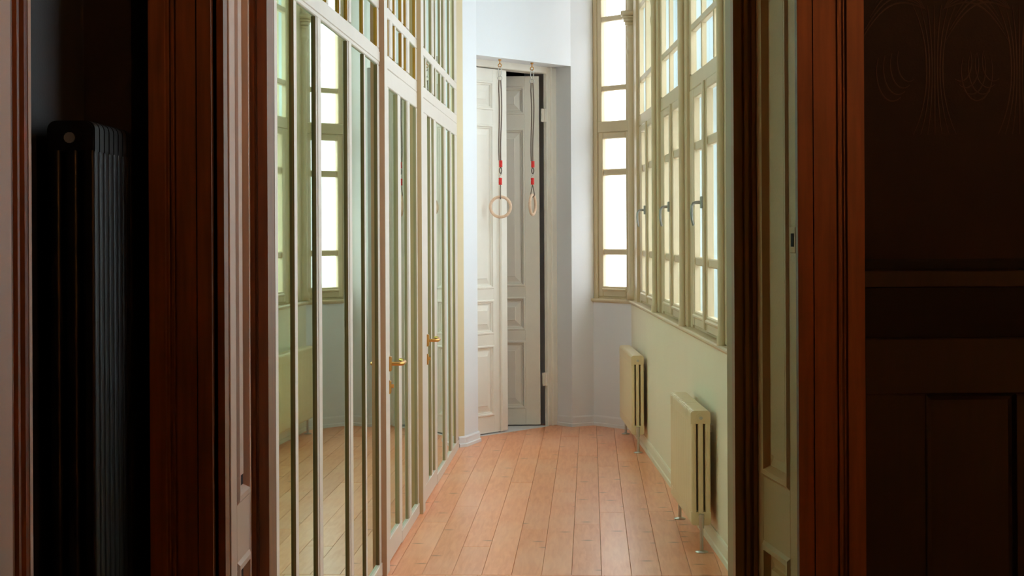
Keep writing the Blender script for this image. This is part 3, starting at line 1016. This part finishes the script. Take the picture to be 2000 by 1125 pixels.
XL = -0.958
sd = MB()
sd.box(XL - 0.12, XL, -2.2, YW, 0, HR)
w_side = sd.build('wall_side', ['side'])
tag(w_side, 'dark plastered side wall behind the black radiator', 'wall', 'structure')
tag(MB().box(XL - 0.1, 3.3, -2.3, -2.2, 0, HR).build('wall_back', ['wallpaper']), 'dark wall behind the viewer', 'wall', 'structure')
tag(MB().box(3.2, 3.3, -2.2, YW, 0, HR).build('wall_far_side', ['wallpaper']), 'dark wall at the right of the dark room', 'wall', 'structure')
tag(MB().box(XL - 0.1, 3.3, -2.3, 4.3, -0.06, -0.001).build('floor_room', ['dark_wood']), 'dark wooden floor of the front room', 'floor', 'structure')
tag(MB().box(XL - 0.1, 3.3, -2.3, 4.4, HR, HR + 0.06).build('ceiling_room', ['side']), 'ceiling of the dark front room', 'ceiling', 'structure')

# casing (architrave) round the doorway, stepped profile
def casing(name, label):
    c = empty(name, (0, YW, 0))
    tag(c, label, 'door casing', 'structure')
    return c
cr = casing('trim_2', 'reddish brown wooden door casing at the right of the doorway')
xr = [0.6355, 0.669, 0.672, 0.719, 0.724, 0.731, 0.736, 0.743, 0.783]
yr = [-0.030, -0.030, -0.020, -0.026, -0.014, -0.030, -0.018, -0.036, -0.040]
prof = [(xr[0], 0.0), (xr[0], yr[0]), (xr[1], yr[0]), (xr[1], -0.020), (xr[2], -0.020), (xr[2], -0.027), (xr[3], -0.027), (xr[3], -0.0235), (xr[4], -0.0235),
        (xr[4] + .002, -0.0285), (xr[5], -0.0285), (xr[5] + .001, -0.0255), (xr[6], -0.0255), (xr[6] + .002, -0.030), (xr[7], -0.030), (xr[7] + .002, -0.036), (xr[8], -0.036), (xr[8], 0.0)]
MB().prism(prof, 0, 2.86).build('casing_board', ['brown'], cr)
cl = casing('trim_3', 'dark brown wooden door casing at the left of the doorway')
def mirror_prof(p, x0, x1):
    a, b = min(q[0] for q in p), max(q[0] for q in p)
    return [(x0 + (b - q[0]) / (b - a) * (x1 - x0), q[1]) for q in p]
MB().prism(mirror_prof(prof, -0.806, -0.668), 0, 2.86).build('casing_board', ['brown'], cl)
MB().box(-0.67, -0.645, 0.0, 0.035, 0, 2.86).build('rebate', ['brown'], cl)
MB().box(-0.672, -0.650, 0.05, 0.085, 0, 2.86).build('rebate', ['brown'], cl)
MB().box(-0.68, -0.66, 0.0, 0.11, 0, 2.86).build('rebate', ['brown'], cl)

# panelled linings of the deep reveal
def lining(a, b, name, label, stile_near, stile_far, flip, zp, mat='lining'):
    """a->b runs left to right as seen from inside the opening"""
    loc, rz = frame_from(a, b)
    L = math.hypot(b[0] - a[0], b[1] - a[1])
    ln = empty(name, loc, rz)
    tag(ln, label, 'door lining', 'structure')
    sl, sr = (stile_near, stile_far) if flip else (stile_far, stile_near)
    MB().bbox(0, sl, 0, 0.03, 0, 2.85, 0.002).build('stile', [mat], ln)
    MB().bbox(L - sr, L, 0, 0.03, 0, 2.85, 0.002).build('stile', [mat], ln)
    zs = [0] + [v for p in zp for v in p] + [2.85]
    for k in range(0, len(zs), 2):
        MB().box(sl, L - sr, 0, 0.03, zs[k], zs[k + 1]).build('rail', [mat], ln)
    for (z0, z1) in zp:
        pf = [(0, 0), (0.008, -0.006), (0.02, -0.006), (0.03, 0.010), (0.05, 0.013), (0.056, 0.013), (0.060, 0.004)]
        mb = MB().rings(sl, L - sr, z0, z1, pf)
        mb.box(sl, L - sr, 0.022, 0.03, z0, z1)
        mb.build('panel', [mat], ln)
    return ln, L
lr, LR = lining((0.602, 4.29), (0.642, 3.90), 'trim_4', 'ochre panelled door lining in the right reveal with a small latch keep', 0.085, 0.06, False, [(0.15, 0.745), (0.90, 2.62)], 'lining_r')
kp = MB()
kp.bbox(LR - 0.06, LR - 0.015, -0.004, 0.0, 1.445, 1.505, 0.002)
kp.build('latch_keep', ['lining_r'], lr)
MB().box(LR - 0.047, LR - 0.027, -0.0055, -0.004, 1.46, 1.49).build('latch_hole', ['black'], lr)
lining((-0.650, 4.01), (-0.650, 4.33), 'trim_5', 'pale panelled door lining in the left reveal', 0.085, 0.05, True, [(0.15, 0.72), (0.855, 2.62)])

# inner door frame, brown
fr = empty('trim_6', (0, 4.29, 0))
tag(fr, 'brown moulded inner door frame at the right, with cream stop', 'door frame', 'structure')
MB().prism([(0.547, 0.0), (0.567, 0.0), (0.567, 0.006), (0.572, 0.006), (0.574, -0.006), (0.582, -0.006), (0.584, 0.004), (0.590, 0.004), (0.592, -0.008), (0.601, -0.008), (0.601, 0.04), (0.655, 0.04), (0.655, 0.05), (0.547, 0.05)], 0, 2.85).build('frame_post', ['brown_lightened'], fr)
MB().bbox(0.549, 0.655, 0.05, 0.17, 0, 2.85, 0.003).build('stop', ['stop'], fr)
f2 = empty('trim_7', (0, 4.33, 0))
tag(f2, 'orange brown moulded inner door frame at the left', 'door frame', 'structure')
MB().prism([(-0.66, 0.04), (-0.652, 0.0), (-0.640, 0.0), (-0.638, 0.008), (-0.634, 0.008), (-0.632, 0.002), (-0.608, 0.002), (-0.608, 0.13), (-0.66, 0.13)], 0, 2.85).build('frame_post', ['brown'], f2)
MB().box(-0.655, 0.65, -0.36, 0.12, 2.80, 2.88).build('frame_head', ['brown'], f2)

# wainscot and wallpaper of the front wall, right of the casing
wn2 = empty('wainscot', (0.0, YW, 0))
tag(wn2, 'dark panelled wooden wainscot right of the doorway', 'wainscot', 'structure')
MB().bbox(0.785, 3.2, -0.008, 0, 1.405, 1.432, 0.006).build('dado_shadow_rail', ['black'], wn2)  # rail coloured black to draw the shadow line above the frieze
MB().bbox(0.785, 3.2, -0.012, 0, 1.368, 1.405, 0.002).build('dado_frieze', ['dark_wood'], wn2)
MB().bbox(0.785, 3.2, -0.004, 0, 1.255, 1.368, 0.001).build('dark_band', ['black'], wn2)
MB().bbox(0.785, 3.2, -0.016, 0, 1.130, 1.255, 0.003).build('top_rail', ['dark_wood'], wn2)
xs = [0.785, 0.922, 1.122, 1.26, 1.46, 1.60, 1.80, 1.94]
for k in range(0, 7, 2):
    MB().bbox(xs[k], xs[k + 1], -0.016, 0, 0.14, 1.130, 0.003).build('stile', ['dark_wood'], wn2)
for k in range(1, 7, 2):
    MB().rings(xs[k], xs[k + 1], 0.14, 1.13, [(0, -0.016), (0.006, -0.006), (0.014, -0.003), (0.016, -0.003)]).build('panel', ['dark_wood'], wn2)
MB().bbox(0.785, 3.2, -0.02, 0, 0, 0.14, 0.004).build('bottom_rail', ['dark_wood'], wn2)

def ribbon(mb, pts, w):
    vs, fs = [], []
    for i, p in enumerate(pts):
        a, b = pts[max(0, i - 1)], pts[min(len(pts) - 1, i + 1)]
        dx, dz = b[0] - a[0], b[1] - a[1]
        L = math.hypot(dx, dz) or 1
        ww = w * (0.35 + 0.65 * math.sin(PI * (i + 0.5) / len(pts)))
        nx, nz = -dz / L * ww, dx / L * ww
        vs += [(p[0] + nx, 0, p[1] + nz), (p[0], -0.0006, p[1]), (p[0] - nx, 0, p[1] - nz)]
    for i in range(len(pts) - 1):
        k = i * 3
        fs += [(k, k + 1, k + 4, k + 3), (k + 1, k + 2, k + 5, k + 4)]
    mb.add(vs, fs)
def motif_mesh():
    mb = MB()
    for k in (-3, -2, -1, 0, 1, 2, 3):           # sheaf of stems
        pts = []
        for j in range(25):
            t = j / 24
            z = -0.27 + 0.29 * t
            x = k * (0.006 + 0.010 * (2 * abs(t - 0.5)) ** 2.2)
            pts.append((x, z))
        ribbon(mb, pts, 0.0022)
    for s in (-1, 1):                            # plumes and scrolls
        for q in range(5):
            pts = []
            for j in range(17):
                t = j / 16
                pts.append((s * (0.02 + t * (0.10 + 0.012 * q)), 0.01 + 0.075 * math.sin(t * PI * 0.8) - 0.03 * q * t))
            ribbon(mb, pts, 0.0022)
        for q in range(4):
            pts = []
            for j in range(21):
                t = -0.5 + 2.6 * j / 20
                r_ = 0.042 + 0.006 * q
                pts.append((s * (0.058 + 0.012 * q + r_ * math.cos(t) * 0.6 - 0.0), -0.105 - 0.008 * q + r_ * math.sin(-t) * 1.1))
            ribbon(mb, pts, 0.002)
    return mb.mesh('wallpaper_motif', ['motif'])
mm_ = motif_mesh()
for kx in range(8):
    for kz in range(4):
        zc = 1.98 + 0.36 * kz - (0.0 if kx % 2 == 0 else 0.0)
        put('wallpaper_motif', mm_, w_front, (0.948 + 0.19 * kx, YW - 0.0004, zc))

# black radiator by the side wall
radiator('tall_column_radiator', 'tall black column radiator on the dark side wall', (-0.884, 3.50, 0), PI / 2, 1, 0.04, 0.1, 1.62, 0.1, 'rad_black', legs=False)
for o in [o for o in bpy.data.objects if o.name.startswith('tall_column_radiator')]:
    for c in list(o.children): bpy.data.objects.remove(c)
    me = rad_section(0.034, 0.096, 1.62, 3, 'rad_black', 0.042)
    o.rotation_euler = (0, 0, math.atan2(-1, 0))
    o.location = (-0.884, 3.49, 0)
    for k in range(8):
        put('radiator_section', me, o, (-(k + 0.5) * 0.042, 0, 0.105))
    MB().tube([(-0.004, 0, 1.69), (0.006, 0, 1.69)], 0.024, 20).build('end_boss', ['rad_black'], o)
    MB().tube([(0.005, 0, 1.69), (0.012, 0, 1.69)], 0.011, 12).build('air_vent', ['gunmetal'], o)
    for kx in (-0.02, -0.32):
        MB().box(kx - 0.012, kx + 0.012, -0.04, 0.04, 0, 0.12).build('foot', ['rad_black'], o)

# casing of a side doorway, at the very left
ct = empty('trim_8', (XL, 3.0, 0))
tag(ct, 'pinkish brown moulded casing at the far left edge', 'door casing', 'structure')
yy = [(0.0, 0.34), (0.028, 0.34), (0.034, 0.326), (0.030, 0.315), (0.022, 0.312), (0.022, 0.295), (0.027, 0.292), (0.027, 0.278), (0.020, 0.275), (0.020, 0.255), (0.026, 0.25), (0.034, 0.22), (0.034, 0.10), (0.0, 0.10)]
MB().prism(yy, 0, 2.8).build('casing_board', ['brown'], ct)
MB().box(0.0, 0.036, 0.0, 0.205, 0, 2.8).build('inner_board', ['lining'], ct)
MB().box(0.0, 0.035, 0.326, 0.346, 0, 2.8).build('edge_bead', ['lining'], ct)

# ------------------------------------------------------------------ floor lamp added out of view to light the dark room (right of the viewer)
lampo = empty('added_floor_lamp', (2.55, 1.2, 0))
tag(lampo, 'added unseen floor lamp with pleated fabric shade, lighting the dark front room', 'lamp')
MB().lathe([(0, 0), (0.15, 0), (0.15, 0.015), (0.03, 0.03), (0, 0.03)], n=28).build('base', ['brass'], lampo)
MB().tube([(0, 0, 0.03), (0, 0, 1.72)], 0.011, 12).build('pole', ['brass'], lampo)
sh = MB()
n_ = 36
vs = []
for z, r0 in ((1.55, 0.24), (1.86, 0.13)):
    for k in range(n_):
        t = 2 * PI * k / n_
        rr = r0 + (0.006 if k % 2 else -0.006)
        vs.append((rr * math.cos(t), rr * math.sin(t), z))
sh.add(vs, [(k, (k + 1) % n_, n_ + (k + 1) % n_, n_ + k) for k in range(n_)])
M['shade'] = plain('lamp_shade_fabric', (226, 170, 108), 0.9)
sn_, sl_ = M['shade'].node_tree.nodes, M['shade'].node_tree.links
tl_ = sn_.new('ShaderNodeBsdfTranslucent'); tl_.inputs[0].default_value = lin((240, 190, 130))
mx_ = sn_.new('ShaderNodeMixShader'); mx_.inputs[0].default_value = 0.65
sl_.new(sn_['Principled BSDF'].outputs[0], mx_.inputs[1]); sl_.new(tl_.outputs[0], mx_.inputs[2])
sl_.new(mx_.outputs[0], sn_['Material Output'].inputs[0])
M['bulb'] = plain('lamp_bulb', (255, 210, 150), 0.4)
bb = M['bulb'].node_tree.nodes['Principled BSDF']
bb.inputs['Emission Color'].default_value = (1.0, 0.55, 0.24, 1)
bb.inputs['Emission Strength'].default_value = 6.0
sh.build('lamp_shade', ['shade'], lampo)
MB().lathe([(0, 1.70), (0.02, 1.71), (0.034, 1.74), (0.03, 1.77), (0.014, 1.79), (0, 1.795)], n=18).build('bulb', ['bulb'], lampo)
ld = bpy.data.lights.new('added_lamp_light', 'POINT')
ld.energy = 200.0  # added warm light that lifts the brown casings
ld.color = (1.0, 0.58, 0.28)
ld.shadow_soft_size = 0.05
lo = bpy.data.objects.new('added_lamp_light', ld)
col.objects.link(lo)
lo.parent = lampo
lo.location = (0, 0, 1.835)
